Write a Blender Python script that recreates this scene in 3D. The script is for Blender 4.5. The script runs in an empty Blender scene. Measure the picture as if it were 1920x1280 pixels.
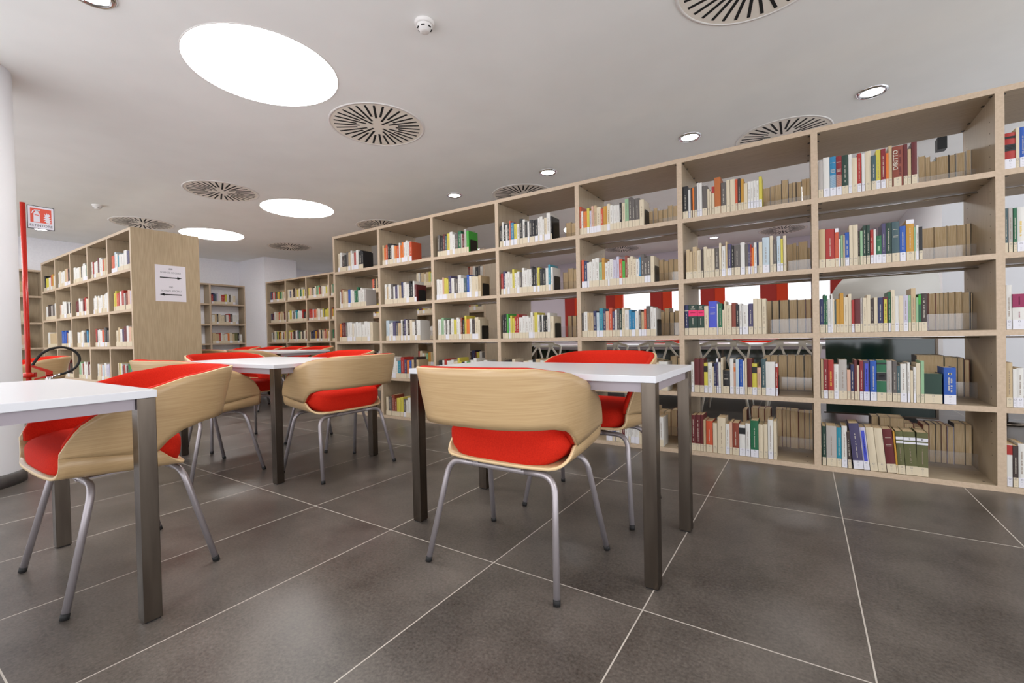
import bpy, math, random
from mathutils import Vector, Matrix
PI = math.pi
SC = bpy.context.scene
COL = SC.collection

# ------------------------------------------------------------------ camera
cd = bpy.data.cameras.new('camera')
cam = bpy.data.objects.new('camera', cd)
COL.objects.link(cam)
cd.sensor_width = 36.0
cd.lens = 15.70
cd.clip_start = 0.05
_r = Vector((0.83739498, 0.54615804, -0.0219327))
_u = Vector((0.0110138, 0.02325798, 0.99966883))
_b = Vector((0.54648728, -0.83735922, 0.01346084))
M = Matrix(((_r.x, _u.x, _b.x, 0), (_r.y, _u.y, _b.y, 0), (_r.z, _u.z, _b.z, 0.91045), (0, 0, 0, 1)))
cam.matrix_world = M
SC.camera = cam

# ------------------------------------------------------------------ world, exposure
SC.view_settings.view_transform = 'Standard'
SC.view_settings.look = 'None'
SC.view_settings.gamma = 1.0
SC.view_settings.use_curve_mapping = False
SC.view_settings.exposure = 0.3
wd = bpy.data.worlds.new('world')
SC.world = wd
wd.use_nodes = True
wd.node_tree.nodes['Background'].inputs[0].default_value = (0.93, 0.95, 1.0, 1)
wd.node_tree.nodes['Background'].inputs[1].default_value = 1.9
LIGHT_DISC = 15.0      # emission of the large round ceiling lights
SPOT_DISC = 30.0      # emission of the small recessed downlights

# ------------------------------------------------------------------ colours and materials
def lin(c):
    return tuple(((v / 255.0) / 12.92 if v / 255.0 <= 0.04045 else ((v / 255.0 + 0.055) / 1.055) ** 2.4) for v in c) + (1.0,)

def mat(name, rgb, rough=0.6, metal=0.0, spec=0.5, emit=None, trans=0.0, alpha=1.0):
    m = bpy.data.materials.new(name)
    m.use_nodes = True
    b = m.node_tree.nodes['Principled BSDF']
    b.inputs['Base Color'].default_value = lin(rgb)
    b.inputs['Roughness'].default_value = rough
    b.inputs['Metallic'].default_value = metal
    b.inputs['Specular IOR Level'].default_value = spec
    b.inputs['Transmission Weight'].default_value = trans
    b.inputs['Alpha'].default_value = alpha
    if emit:
        b.inputs['Emission Color'].default_value = lin(rgb)
        b.inputs['Emission Strength'].default_value = emit
    return m

def noise_mix(m, rgb1, rgb2, scale, detail=4, stretch=(1, 1, 1), lo=0.35, hi=0.65, bump=0.0, rough=None):
    nt = m.node_tree; N = nt.nodes; L = nt.links
    b = N['Principled BSDF']
    tc = N.new('ShaderNodeTexCoord'); mp = N.new('ShaderNodeMapping'); no = N.new('ShaderNodeTexNoise')
    cr = N.new('ShaderNodeValToRGB')
    mp.inputs['Scale'].default_value = stretch
    no.inputs['Scale'].default_value = scale; no.inputs['Detail'].default_value = detail
    cr.color_ramp.elements[0].position = lo; cr.color_ramp.elements[0].color = lin(rgb1)
    cr.color_ramp.elements[1].position = hi; cr.color_ramp.elements[1].color = lin(rgb2)
    L.new(tc.outputs['Object'], mp.inputs[0]); L.new(mp.outputs[0], no.inputs['Vector'])
    L.new(no.outputs[0], cr.inputs[0]); L.new(cr.outputs[0], b.inputs['Base Color'])
    if bump:
        bp = N.new('ShaderNodeBump'); bp.inputs['Strength'].default_value = bump; bp.inputs['Distance'].default_value = 0.002
        L.new(no.outputs[0], bp.inputs['Height']); L.new(bp.outputs[0], b.inputs['Normal'])
    if rough:
        mr = N.new('ShaderNodeMapRange'); mr.inputs[3].default_value = rough[0]; mr.inputs[4].default_value = rough[1]
        L.new(no.outputs[0], mr.inputs[0]); L.new(mr.outputs[0], b.inputs['Roughness'])
    return m

OAK1, OAK2 = (166, 148, 123), (178, 160, 134)
oak_x = noise_mix(mat('oak_laminate_x', OAK1, 0.5), OAK1, OAK2, 16, 6, (0.4, 6, 9))
oak_z = noise_mix(mat('oak_laminate_z', OAK1, 0.5), OAK1, OAK2, 16, 6, (9, 9, 0.4))
oak_end = noise_mix(mat('oak_laminate_end', OAK1, 0.5), (168, 147, 116), (184, 163, 132), 16, 6, (9, 9, 0.4))
oak_edge = noise_mix(mat('oak_edge_band', (206, 184, 158), 0.5), (182, 160, 136), (193, 171, 147), 20, 5, (3, 3, 3))
ply = noise_mix(mat('chair_beech_veneer', (205, 175, 125), 0.33, spec=0.5), (182, 150, 108), (196, 166, 124), 6, 6, (1.0, 1.0, 40), 0.3, 0.7)
ply_edge = mat('veneer_cut_edge', (226, 196, 150), 0.45)
red_cloth = noise_mix(mat('red_upholstery', (205, 40, 20), 0.85, spec=0.2), (196, 33, 15), (210, 42, 20), 260, 2, (1, 1, 1), bump=0.12)
tube = mat('grey_painted_tube', (168, 160, 162), 0.32, 0.55)
rubber = mat('black_rubber', (22, 20, 20), 0.7)
white_top = mat('white_laminate', (214, 214, 218), 0.28)
steel = noise_mix(mat('brushed_steel', (120, 113, 106), 0.26, 1.0), (92, 82, 73), (108, 98, 88), 30, 3, (1, 1, 0.1))
rail_paint = mat('light_grey_rail', (158, 148, 154), 0.4, 0.2)
wall_w = noise_mix(mat('white_wall_paint', (232, 230, 232), 0.85), (238, 237, 243), (243, 242, 247), 40, 2)
ceil_m = noise_mix(mat('ceiling_paint', (222, 216, 210), 0.9), (243, 243, 240), (246, 246, 243), 3, 2)
pier_m = mat('pier_white_paint', (222, 222, 225), 0.85)
plastic_w = mat('white_plastic', (232, 228, 224), 0.45)
slot_m = mat('dark_slot', (16, 15, 14), 0.9)
chrome = mat('chrome', (220, 220, 222), 0.12, 1.0)
disc_m = mat('light_diffuser', (255, 253, 250), 0.5, emit=LIGHT_DISC)
spot_m = mat('downlight_lamp', (255, 253, 250), 0.5, emit=SPOT_DISC)
skirt_m = noise_mix(mat('dark_skirting', (74, 70, 68), 0.45), (66, 62, 60), (84, 80, 78), 12, 5)
black_m = mat('black_metal', (14, 14, 15), 0.45)
red_paint = mat('red_gloss_paint', (190, 30, 10), 0.25)
brass = mat('yellow_label', (225, 190, 30), 0.4)
paper = mat('white_paper', (226, 220, 226), 0.8)
ink = mat('black_ink', (20, 18, 20), 0.8)
grey_ink = mat('grey_ink', (120, 118, 124), 0.8)
sign_red = mat('sign_red', (222, 72, 42), 0.5)
sign_white = mat('sign_white', (228, 226, 236), 0.5)
orange_m = mat('orange_curtain', (215, 62, 22), 0.8)
red_panel = mat('red_pilaster', (170, 30, 12), 0.6)
sheer = mat('white_sheer', (245, 246, 250), 0.9, trans=0.0)
sheer.node_tree.nodes['Principled BSDF'].inputs['Alpha'].default_value = 0.55
lilac_cast_wall = mat('lilac_cast_wall', (214, 202, 212), 0.85)  # lilac cast of light reflected off the red pilasters, put into the colour
teal_glass = mat('dark_green_glass', (16, 42, 35), 0.08, spec=0.8)
hood_m = mat('pale_grey_lacquer', (214, 212, 206), 0.35)
chair_white = mat('grey_cast_aluminium', (222, 216, 204), 0.5, 0.1)

def acrylic():
    m = bpy.data.materials.new('clear_acrylic'); m.use_nodes = True
    nt = m.node_tree; N = nt.nodes; L = nt.links
    N.remove(N['Principled BSDF'])
    o = N['Material Output']
    t = N.new('ShaderNodeBsdfTransparent'); g = N.new('ShaderNodeBsdfGlossy'); d = N.new('ShaderNodeBsdfDiffuse')
    g.inputs['Roughness'].default_value = 0.08
    t.inputs[0].default_value = (0.97, 0.97, 0.98, 1)
    d.inputs[0].default_value = (0.9, 0.9, 0.92, 1)
    m1 = N.new('ShaderNodeMixShader'); m2 = N.new('ShaderNodeMixShader')
    m1.inputs[0].default_value = 0.07; m2.inputs[0].default_value = 0.03
    L.new(t.outputs[0], m1.inputs[1]); L.new(g.outputs[0], m1.inputs[2])
    L.new(m1.outputs[0], m2.inputs[1]); L.new(d.outputs[0], m2.inputs[2]); L.new(m2.outputs[0], o.inputs[0])
    return m
acryl = acrylic()

def floor_material(gx, gy, sx, sy):
    m = mat('grey_stone_tiles', (90, 84, 80), 0.4)
    nt = m.node_tree; N = nt.nodes; L = nt.links; b = N['Principled BSDF']
    tc = N.new('ShaderNodeTexCoord'); sp = N.new('ShaderNodeSeparateXYZ'); L.new(tc.outputs['Object'], sp.inputs[0])
    def math_(op, a, bv=None, c=None):
        n = N.new('ShaderNodeMath'); n.operation = op
        for i, v in enumerate((a, bv, c)):
            if v is None: continue
            if isinstance(v, (int, float)): n.inputs[i].default_value = v
            else: L.new(v, n.inputs[i])
        return n.outputs[0]
    masks = []; cells = []
    for ax, g, s in ((0, gx, sx), (1, gy, sy)):
        q = math_('DIVIDE', math_('SUBTRACT', sp.outputs[ax], g - 0.0), s)
        fr = math_('FRACT', math_('ADD', q, 100.0))
        cells.append(math_('FLOOR', math_('ADD', q, 100.0)))
        dist = math_('MULTIPLY', math_('MINIMUM', fr, math_('SUBTRACT', 1.0, fr)), s)
        masks.append(math_('LESS_THAN', dist, 0.0022))
    grout = math_('MAXIMUM', masks[0], masks[1])
    n1 = N.new('ShaderNodeTexNoise'); n1.inputs['Scale'].default_value = 2.2; n1.inputs['Detail'].default_value = 8; n1.inputs['Roughness'].default_value = 0.65
    cmb = N.new('ShaderNodeCombineXYZ'); L.new(math_('MULTIPLY', cells[0], 3.7), cmb.inputs[0]); L.new(math_('MULTIPLY', cells[1], 5.3), cmb.inputs[1])
    va = N.new('ShaderNodeVectorMath'); va.operation = 'ADD'; L.new(tc.outputs['Object'], va.inputs[0]); L.new(cmb.outputs[0], va.inputs[1])
    L.new(va.outputs[0], n1.inputs['Vector'])
    n2 = N.new('ShaderNodeTexNoise'); n2.inputs['Scale'].default_value = 95; n2.inputs['Detail'].default_value = 6; n2.inputs['Roughness'].default_value = 0.7
    L.new(tc.outputs['Object'], n2.inputs['Vector'])
    mixn = math_('ADD', math_('MULTIPLY', n1.outputs[0], 0.52), math_('MULTIPLY', n2.outputs[0], 0.48))
    cr = N.new('ShaderNodeValToRGB'); L.new(mixn, cr.inputs[0])
    cr.color_ramp.elements[0].position = 0.36; cr.color_ramp.elements[0].color = lin((54, 49, 45))
    cr.color_ramp.elements[1].position = 0.66; cr.color_ramp.elements[1].color = lin((112, 104, 97))
    mx = N.new('ShaderNodeMix'); mx.data_type = 'RGBA'
    L.new(grout, mx.inputs[0]); L.new(cr.outputs[0], mx.inputs[6]); mx.inputs[7].default_value = lin((186, 178, 168))
    L.new(mx.outputs[2], b.inputs['Base Color'])
    mr = N.new('ShaderNodeMapRange'); mr.inputs[1].default_value = 0.3; mr.inputs[2].default_value = 0.7
    mr.inputs[3].default_value = 0.26; mr.inputs[4].default_value = 0.40
    L.new(mixn, mr.inputs[0])
    rg = math_('ADD', mr.outputs[0], math_('MULTIPLY', grout, 0.35)); L.new(rg, b.inputs['Roughness'])
    bp = N.new('ShaderNodeBump'); bp.inputs['Strength'].default_value = 0.25; bp.inputs['Distance'].default_value = 0.0015
    L.new(math_('SUBTRACT', mixn, grout), bp.inputs['Height']); L.new(bp.outputs[0], b.inputs['Normal'])
    return m

# ------------------------------------------------------------------ mesh helper
class MB:
    def __init__(s): s.v = []; s.f = []; s.mi = []; s.mats = []; s.sm = []
    def m(s, mt):
        if mt not in s.mats: s.mats.append(mt)
        return s.mats.index(mt)
    def face(s, idx, mt, smooth=False): s.f.append(tuple(idx)); s.mi.append(s.m(mt)); s.sm.append(smooth)
    def box(s, x0, x1, y0, y1, z0, z1, mt, T=None, front=None):
        b = len(s.v)
        pts = [(x, y, z) for z in (z0, z1) for y in (y0, y1) for x in (x0, x1)]
        if T: pts = [tuple(T @ Vector(p)) for p in pts]
        s.v += pts
        for i, q in enumerate(((0, 2, 3, 1), (4, 5, 7, 6), (0, 1, 5, 4), (2, 6, 7, 3), (0, 4, 6, 2), (1, 3, 7, 5))):
            s.face([b + k for k in q], front if (front and i in (2, 3)) else mt)
    def ring(s, pts): b = len(s.v); s.v += [tuple(p) for p in pts]; return list(range(b, b + len(pts)))
    def bridge(s, a, b, mt, smooth=True, closed=True):
        n = len(a)
        for i in range(n if closed else n - 1):
            j = (i + 1) % n; s.face((a[i], a[j], b[j], b[i]), mt, smooth)
    def cyl(s, c, r, z0, z1, mt, n=24, r2=None, cap=True, smooth=True):
        r2 = r if r2 is None else r2
        a = s.ring([(c[0] + r * math.cos(2 * PI * i / n), c[1] + r * math.sin(2 * PI * i / n), z0) for i in range(n)])
        b = s.ring([(c[0] + r2 * math.cos(2 * PI * i / n), c[1] + r2 * math.sin(2 * PI * i / n), z1) for i in range(n)])
        s.bridge(a, b, mt, smooth)
        if cap: s.face(a[::-1], mt); s.face(b, mt)
    def lathe(s, c, prof, mt, n=32, smooth=True):
        rs = [s.ring([(c[0] + r * math.cos(2 * PI * i / n), c[1] + r * math.sin(2 * PI * i / n), c[2] + z) for i in range(n)]) for r, z in prof]
        for a, b in zip(rs, rs[1:]): s.bridge(a, b, mt, smooth)
    def tube(s, path, r, mt, n=10, caps=True):
        P = [Vector(p) for p in path]; rings = []; up = None
        for i, p in enumerate(P):
            t = (P[min(i + 1, len(P) - 1)] - P[max(i - 1, 0)]).normalized()
            if up is None:
                up = Vector((0, 0, 1)) if abs(t.z) < 0.9 else Vector((1, 0, 0))
            a = (up - t * up.dot(t)).normalized(); bb = t.cross(a); up = a
            rr = r[i] if isinstance(r, (list, tuple)) else r
            rings.append(s.ring([p + a * rr * math.cos(2 * PI * k / n) + bb * rr * math.sin(2 * PI * k / n) for k in range(n)]))
        for a, b in zip(rings, rings[1:]): s.bridge(a, b, mt)
        if caps: s.face(rings[0][::-1], mt); s.face(rings[-1], mt)
    def prism(s, pts, d, mt, side=None):
        """pts: list of 3D points (planar outline), d: extrusion vector"""
        a = s.ring(pts); b = s.ring([tuple(Vector(p) + Vector(d)) for p in pts])
        s.face(a, mt); s.face(b[::-1], mt); s.bridge(a, b, side or mt, False)
    def build(s, name, parent=None, bevel=None):
        me = bpy.data.meshes.new(name); me.from_pydata(s.v, [], s.f)
        for mt in s.mats: me.materials.append(mt)
        me.polygons.foreach_set('material_index', s.mi); me.polygons.foreach_set('use_smooth', s.sm)
        me.update()
        o = bpy.data.objects.new(name, me); COL.objects.link(o)
        if parent: o.parent = parent
        if bevel:
            md = o.modifiers.new('bevel', 'BEVEL'); md.width = bevel; md.segments = 2; md.limit_method = 'ANGLE'
        return o

def fix_normals(o):
    import bmesh
    bm = bmesh.new(); bm.from_mesh(o.data); bmesh.ops.recalc_face_normals(bm, faces=bm.faces); bm.to_mesh(o.data); bm.free()

def tag(o, label=None, cat=None, group=None, kind=None):
    if label: o['label'] = label
    if cat: o['category'] = cat
    if group: o['group'] = group
    if kind: o['kind'] = kind
    return o
def empty(name, loc, rz=0.0):
    o = bpy.data.objects.new(name, None); COL.objects.link(o); o.location = loc; o.rotation_euler = (0, 0, rz); o.empty_display_size = 0.1
    return o
def copy_tree(o, parent=None):
    c = o.copy(); COL.objects.link(c)
    if parent: c.parent = parent
    for ch in list(o.children): copy_tree(ch, c)
    return c
def struct(o, label=None): o['kind'] = 'structure'; return tag(o, label)

def text_mesh(txt, size, mt, T, name='lettering', parent=None, extrude=0.0004, align='CENTER', bold=0.0):
    cu = bpy.data.curves.new(name, 'FONT'); cu.body = txt; cu.size = size; cu.extrude = extrude; cu.align_x = align; cu.align_y = 'CENTER'
    cu.offset = bold; cu.resolution_u = 3
    tmp = bpy.data.objects.new(name, cu); COL.objects.link(tmp)
    bpy.context.view_layer.update()
    dg = bpy.context.evaluated_depsgraph_get()
    me = bpy.data.meshes.new_from_object(tmp.evaluated_get(dg))
    bpy.data.objects.remove(tmp); bpy.data.curves.remove(cu)
    me.transform(T); me.materials.clear(); me.materials.append(mt)
    o = bpy.data.objects.new(name, me); COL.objects.link(o)
    if parent: o.parent = parent
    return o
def frame_T(origin, xdir, ydir):
    x = Vector(xdir).normalized(); y = Vector(ydir).normalized(); z = x.cross(y)
    return Matrix(((x.x, y.x, z.x, origin[0]), (x.y, y.y, z.y, origin[1]), (x.z, y.z, z.z, origin[2]), (0, 0, 0, 1)))

# ------------------------------------------------------------------ room shell
H = 2.75
GX, GY = -1.052, 1.4418
b = MB(); fm = floor_material(GX, GY, 0.6, 1.198)
b.box(-12, 4, -1.5, 12, -0.1, 0, fm); struct(b.build('floor'))
b = MB(); b.box(-12, 4, -2.2, 12, H, H + 0.15, ceil_m); struct(b.build('ceiling'))
b = MB(); b.box(-11.12, -10.97, -3.5, 13, 0, H, wall_w); struct(b.build('wall_left'))
b = MB(); b.box(-10.97, -9.85, 5.25, 5.99, 0, H, wall_w); struct(b.build('wall_pier'), 'white pier projecting from the far left wall')
b = MB(); b.box(1.40, 5.0, 7.3, 7.45, 0, H, pier_m); b.box(1.40, 1.55, 7.45, 11.0, 0, H, pier_m); struct(b.build('wall_right'))
# window wall far behind the long bookcase
WY = 10.6
b = MB()
b.box(-10.97, 1.40, WY, WY + 0.2, 0, 0.75, lilac_cast_wall)
b.box(-10.97, 1.40, WY, WY + 0.2, 2.15, H, lilac_cast_wall)
b.box(-10.97, -5.2, WY, WY + 0.2, 0.75, 2.15, lilac_cast_wall)
struct(b.build('wall_back'))
n = 0
for i, rx in enumerate((-0.475, -0.3734, -0.2655, -0.161, -0.052, 0.06)):
    cx = rx * WY
    b = MB(); b.box(cx - 0.19, cx + 0.11, WY - 0.02, WY + 0.12, 0.75, 2.15, red_panel); b.box(cx + 0.11, cx + 0.30, WY - 0.06, WY + 0.02, 0.75, 2.15, orange_m)
    struct(b.build('trim_%d' % (i + 1)), 'red pilaster between the windows behind the long bookcase')
    if i < 5:
        nx = (-0.475, -0.3734, -0.2655, -0.161, -0.052, 0.06)[i + 1] * WY
        b = MB()
        k = 26; x0, x1 = cx + 0.30, nx - 0.19
        top = []; bot = []
        for j in range(k + 1):
            x = x0 + (x1 - x0) * j / k; y = WY + 0.05 + 0.012 * math.sin(j * 1.9)
            top.append((x, y, 2.15)); bot.append((x, y, 0.75))
        A_ = b.ring(bot); B_ = b.ring(top); b.bridge(A_, B_, sheer, True, False)
        wo = b.build('window_%d' % (i + 1)); struct(wo, 'bright window with a white sheer curtain behind the bookcase')
# round column left
b = MB(); b.cyl((-4.56, 0.44), 0.295, 0.0, H, pier_m, 64, cap=False)
co = b.build('round_column'); struct(co, 'white round column at the left edge of the picture')
co['kind'] = 'structure'; co.name = 'wall_column'
b = MB(); b.cyl((-4.56, 0.44), 0.303, 0.0, 0.085, skirt_m, 64); struct(b.build('baseboard_column'), 'dark stone skirting round the white column')
b = MB(); b.box(-10.97, -10.958, -3.5, 13, 0, 0.085, skirt_m); struct(b.build('baseboard_left'))

# ------------------------------------------------------------------ ceiling fittings
def ceiling_light(x, y, r, label):
    t = empty('ceiling_light', (x, y, H)); tag(t, label, 'ceiling light', 'large round ceiling lights')
    b = MB(); b.lathe((0, 0, 0), [(r + 0.008, 0.0), (r + 0.006, -0.003), (r, -0.003), (r, 0.0)], plastic_w, 96); b.build('rim', t)
    b = MB(); b.cyl((0, 0), r - 0.001, -0.0026, -0.001, disc_m, 96); b.build('diffuser', t)
ceiling_light(-3.055, 1.67, 0.465, 'glowing round ceiling light, largest of the three, upper left of the picture')
ceiling_light(-5.92, 3.65, 0.465, 'glowing round ceiling light, middle one, just right of the second air vent')
ceiling_light(-8.455, 3.645, 0.465, 'glowing round ceiling light, farthest of three, above the bookcase end panel')
ceiling_light(2.4, 1.4, 0.465, 'added unseen round fill light above the aisle beside the camera')  # unseen lamp added beside the camera to light the room
ceiling_light(-1.2, -1.6, 0.465, 'added unseen round fill light over the floor behind the camera')  # another unseen lamp, added to fill from behind the camera
ceiling_light(-8.45, 0.1, 0.465, 'added round fill light out of frame behind the white column')  # added out of view to brighten the left wall
ceiling_light(-5.92, -0.6, 0.465, 'added round fill light out of frame left of the white column')  # out-of-view fill, added for the dim left side
ceiling_light(-0.2, 7.35, 0.465, 'added round fill light on the ceiling behind the right part of the long bookcase')  # added fill for the room beyond the bookcase
ceiling_light(-3.1, 7.35, 0.465, 'added round fill light on the ceiling behind the middle of the long bookcase')  # second added fill beyond the bookcase, hidden by its top
ceiling_light(-8.45, 7.9, 0.465, 'added round fill light on the ceiling far beyond the white pier')  # added to lift the dark far end of the room
ceiling_light(-8.45, -1.0, 0.465, 'added round fill light out of frame farther left of the white column')  # extra unseen lamp added to brighten the far left
ceiling_light(-6.0, 7.9, 0.465, 'added round fill light on the ceiling behind the far bookcase')  # added behind the case as fill for the far area

def make_vent():
    t = empty('air_vent', (0, 0, 0))
    b = MB(); b.lathe((0, 0, 0), [(0.400, 0.0), (0.400, -0.004), (0.382, -0.006), (0.382, 0)], plastic_w, 72); b.build('rim', t)
    b = MB(); b.cyl((0, 0), 0.382, -0.0035, 0, mat('vent_plate', (243, 236, 224), 0.5), 72); b.build('plate', t)
    b = MB()
    inner = [0.055, 0.16, 0.10, 0.175, 0.15, 0.175, 0.10, 0.16]
    for k in range(32):
        a = 2 * PI * k / 32; r0 = inner[k % 8]; r1 = 0.356; w = 0.0090
        T = Matrix.Rotation(a, 4, 'Z')
        b.box(r0, r1, -w, w, -0.0048, -0.003, slot_m, T)
    b.build('slots', t)
    return t
vent0 = make_vent()
vents = [(-3.07, 2.65, 'round slotted air vent beside the largest glowing light'),
         (-0.18, 2.65, 'round slotted air vent cut by the top edge of the picture'),
         (-5.94, 2.68, 'round slotted air vent left of the middle glowing light'),
         (-8.45, 2.68, 'round slotted air vent half hidden by the bookcase with the paper sign'),
         (-8.44, 5.01, 'smallest round slotted air vent, over the far bookcase between the glowing lights'),
         (-5.76, 5.0, 'round slotted air vent above the left end of the long bookcase'),
         (-3.05, 5.0, 'round slotted air vent peeping over the middle of the long bookcase'),
         (-0.15, 5.0, 'round slotted air vent peeping over the long bookcase near the bright downlights'),
         (-0.3, 9.67, 'round slotted air vent seen through the second opening of the bookcase near the right'),
         (-3.3, 9.55, 'round slotted air vent seen through the bookcase above the green book')]
for i, (x, y, lb) in enumerate(vents):
    v = vent0 if i == 0 else copy_tree(vent0)
    v.location = (x, y, H); tag(v, lb, 'air vent', 'round air vents in the ceiling')

def make_downlight():
    t = empty('downlight', (0, 0, 0))
    b = MB(); b.lathe((0, 0, 0), [(0.104, 0.0), (0.104, -0.004), (0.092, -0.014), (0.078, -0.012), (0.070, -0.002)], chrome, 40); b.build('rim', t)
    b = MB(); b.cyl((0, 0), 0.072, -0.005, -0.001, spot_m, 32); b.build('lamp', t)
    return t
dl0 = make_downlight()
dls = [(0.47, 4.50, 'brightest recessed downlight, above the right part of the long bookcase'),
       (-0.88, 4.50, 'recessed downlight, second from the right above the long bookcase'),
       (-2.40, 4.50, 'recessed downlight, third from the right above the long bookcase'),
       (-3.78, 4.50, 'smallest recessed downlight in the row above the long bookcase'),
       (-3.11, 0.80, 'recessed downlight cut by the top edge above the largest glowing light'),
       (-10.05, 1.88, 'tiny recessed downlight just below the extinguisher sign'),
       (-1.45, 9.57, 'dim recessed downlight seen through the bookcase above the cream books')]
for i, (x, y, lb) in enumerate(dls):
    v = dl0 if i == 0 else copy_tree(dl0)
    v.location = (x, y, H); tag(v, lb, 'downlight', 'recessed downlights')

def smoke(x, y, lb):
    t = empty('smoke_detector', (x, y, H)); tag(t, lb, 'smoke detector', 'smoke detectors')
    b = MB(); b.lathe((0, 0, 0), [(0.056, 0), (0.056, -0.014), (0.050, -0.020), (0.048, -0.020)], plastic_w, 32); b.lathe((0, 0, 0), [(0.048, -0.020), (0, -0.020)], plastic_w, 32); b.build('base', t)
    b = MB(); b.lathe((0, 0, 0), [(0.046, -0.0205), (0.047, -0.032), (0.034, -0.040), (0.030, -0.052), (0.014, -0.056), (0, -0.056)], plastic_w, 32); b.build('sensor_head', t)
    b = MB()
    for k in range(6):
        T = Matrix.Rotation(k * PI / 3, 4, 'Z'); b.box(0.0345, 0.0425, -0.010, 0.010, -0.0385, -0.035, slot_m, T)
    b.build('air_slots', t)
smoke(-1.835, 1.95, 'white round smoke detector right of the largest glowing light')
smoke(-7.78, 1.985, 'tiny white smoke detector on the ceiling above the left bookcase')
# ------------------------------------------------------------------ bookcases
LV = {0: 2.19, 1: 1.744, 2: 1.298, 3: 0.883, 4: 0.463, 5: 0.031}     # top surface of each board
BW = 0.8279; X0 = -4.8974; YF = 3.4756; YB = 4.050; TH = 0.031

def bookcase(name_label, T, nb, depth, width, levels, rods=False, back=False, long_panel=False, ends=(0, 0)):
    """built in local coordinates: x along the case, y into its depth, front face at y=0"""
    t = empty('bookcase', (0, 0, 0)); t.matrix_world = T
    tag(t, name_label, 'bookcase')
    top = levels[0]
    for k in range(nb + 1):
        b = MB(); x = k * width
        hw = 0.018
        b.box(x - hw, x + hw, 0, depth, 0.0, top - TH, oak_z, front=oak_edge)
        # pin holes and dark cam fittings
        for lz in levels:
            for sx in (-1, 1):
                if (k == 0 and sx < 0) or (k == nb and sx > 0): continue
                for yy in (0.035, 0.16, depth - 0.16, depth - 0.035):
                    zz = lz - TH - 0.0008 if lz == top else None
                    if zz is None: continue
                    b.box(x + sx * (hw + 0.008) - 0.006, x + sx * (hw + 0.008) + 0.006, yy - 0.008, yy + 0.008, top - TH - 0.003, top - TH, black_m)
        if rods:
            for sx in (-1, 1):
                for yy in (0.08, depth - 0.08):
                    for j in range(30):
                        z = 0.18 + j * 0.064
                        b.box(x + sx * hw - 0.0006, x + sx * hw + 0.0006, yy - 0.0022, yy + 0.0022, z - 0.0022, z + 0.0022, slot_m)
        b.build('upright', t)
    b = MB(); b.box(-0.018, nb * width + 0.018, 0, depth, top - TH, top, oak_x, front=oak_edge); b.build('top_board', t)
    for k in range(nb):
        xa, xb = k * width + 0.018, (k + 1) * width - 0.018
        for i, lz in enumerate(levels[1:]):
            b = MB(); b.box(xa, xb, 0, depth, lz - TH, lz, oak_x, front=oak_edge)
            if rods:
                for xx in (xa + 0.014, xb - 0.014):
                    for yy in (0.035, 0.17, depth - 0.17, depth - 0.035):
                        b.box(xx - 0.008, xx + 0.008, yy - 0.007, yy + 0.007, lz - TH - 0.0012, lz - TH, black_m)
                    if i == len(levels) - 2:
                        for yy in (0.06, 0.20): b.box(xx - 0.03, xx - 0.02, yy - 0.004, yy + 0.004, lz, lz + 0.0006, black_m)
            b.build('shelf', t)
            if rods:
                if i < len(levels) - 2:
                    b = MB(); yc = depth / 2
                    b.tube([(xa, yc, lz - TH - 0.014), (xb, yc, lz - TH - 0.014)], 0.0045, chrome, 8)
                    b.box(xa, xb, yc + 0.012, yc + 0.024, lz - TH - 0.006, lz - TH - 0.0005, chrome)
                    b.build('rail', t)
                b = MB(); b.box(xa + 0.004, xb - 0.004, depth / 2 + 0.016, depth / 2 + 0.019, lz + 0.0005, lz + 0.103, acryl); b.build('acrylic_stop', t)
        if back:
            b = MB(); b.box(xa, xb, back, back + 0.016, 0.0, top - TH, oak_z); b.build('back_panel', t)
    return t
lev = [LV[i] for i in range(6)]
bookcase('long open oak bookcase crossing the picture behind the tables, reaching the right edge',
         Matrix.Translation((X0, YF, 0)), 8, 0.5744, BW, lev, rods=True)
LCX = -6.155
W2 = 0.742
left_case = bookcase('oak bookcase on the left whose end panel carries the paper sign with two arrows',
         Matrix.Translation((LCX - 5 * W2 - 0.018, 1.837, 0)), 5, 0.655, W2, lev, back=0.32)
b = MB(); b.box(5 * W2 + 0.019, 5 * W2 + 0.028, -0.002, 0.657, 0, 2.192, oak_end); b.build('end_panel', left_case)
W3 = 0.740
bookcase('far oak bookcase behind the left end of the long bookcase, beside the white pier',
         Matrix.Translation((-9.82, 5.265, 0)), 8, 0.60, W3, lev, back=0.30)
lev_w = [2.175, 1.742, 1.30, 0.88, 0.463, 0.031]
Tw = Matrix.Translation((-10.70, 4.53 - 0.71, 0)) @ Matrix.Rotation(PI / 2, 4, 'Z')
bookcase('shallow oak wall bookcase in the far corner, right of the signed end panel', Tw, 2, 0.25, 0.71, lev_w)
Tw2 = Matrix.Translation((-10.70, 2.0 - 3 * 0.71, 0)) @ Matrix.Rotation(PI / 2, 4, 'Z')
bookcase('shallow oak wall bookcase seen behind the red pole at the left edge', Tw2, 3, 0.25, 0.71, lev_w, back=0.232)

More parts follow.
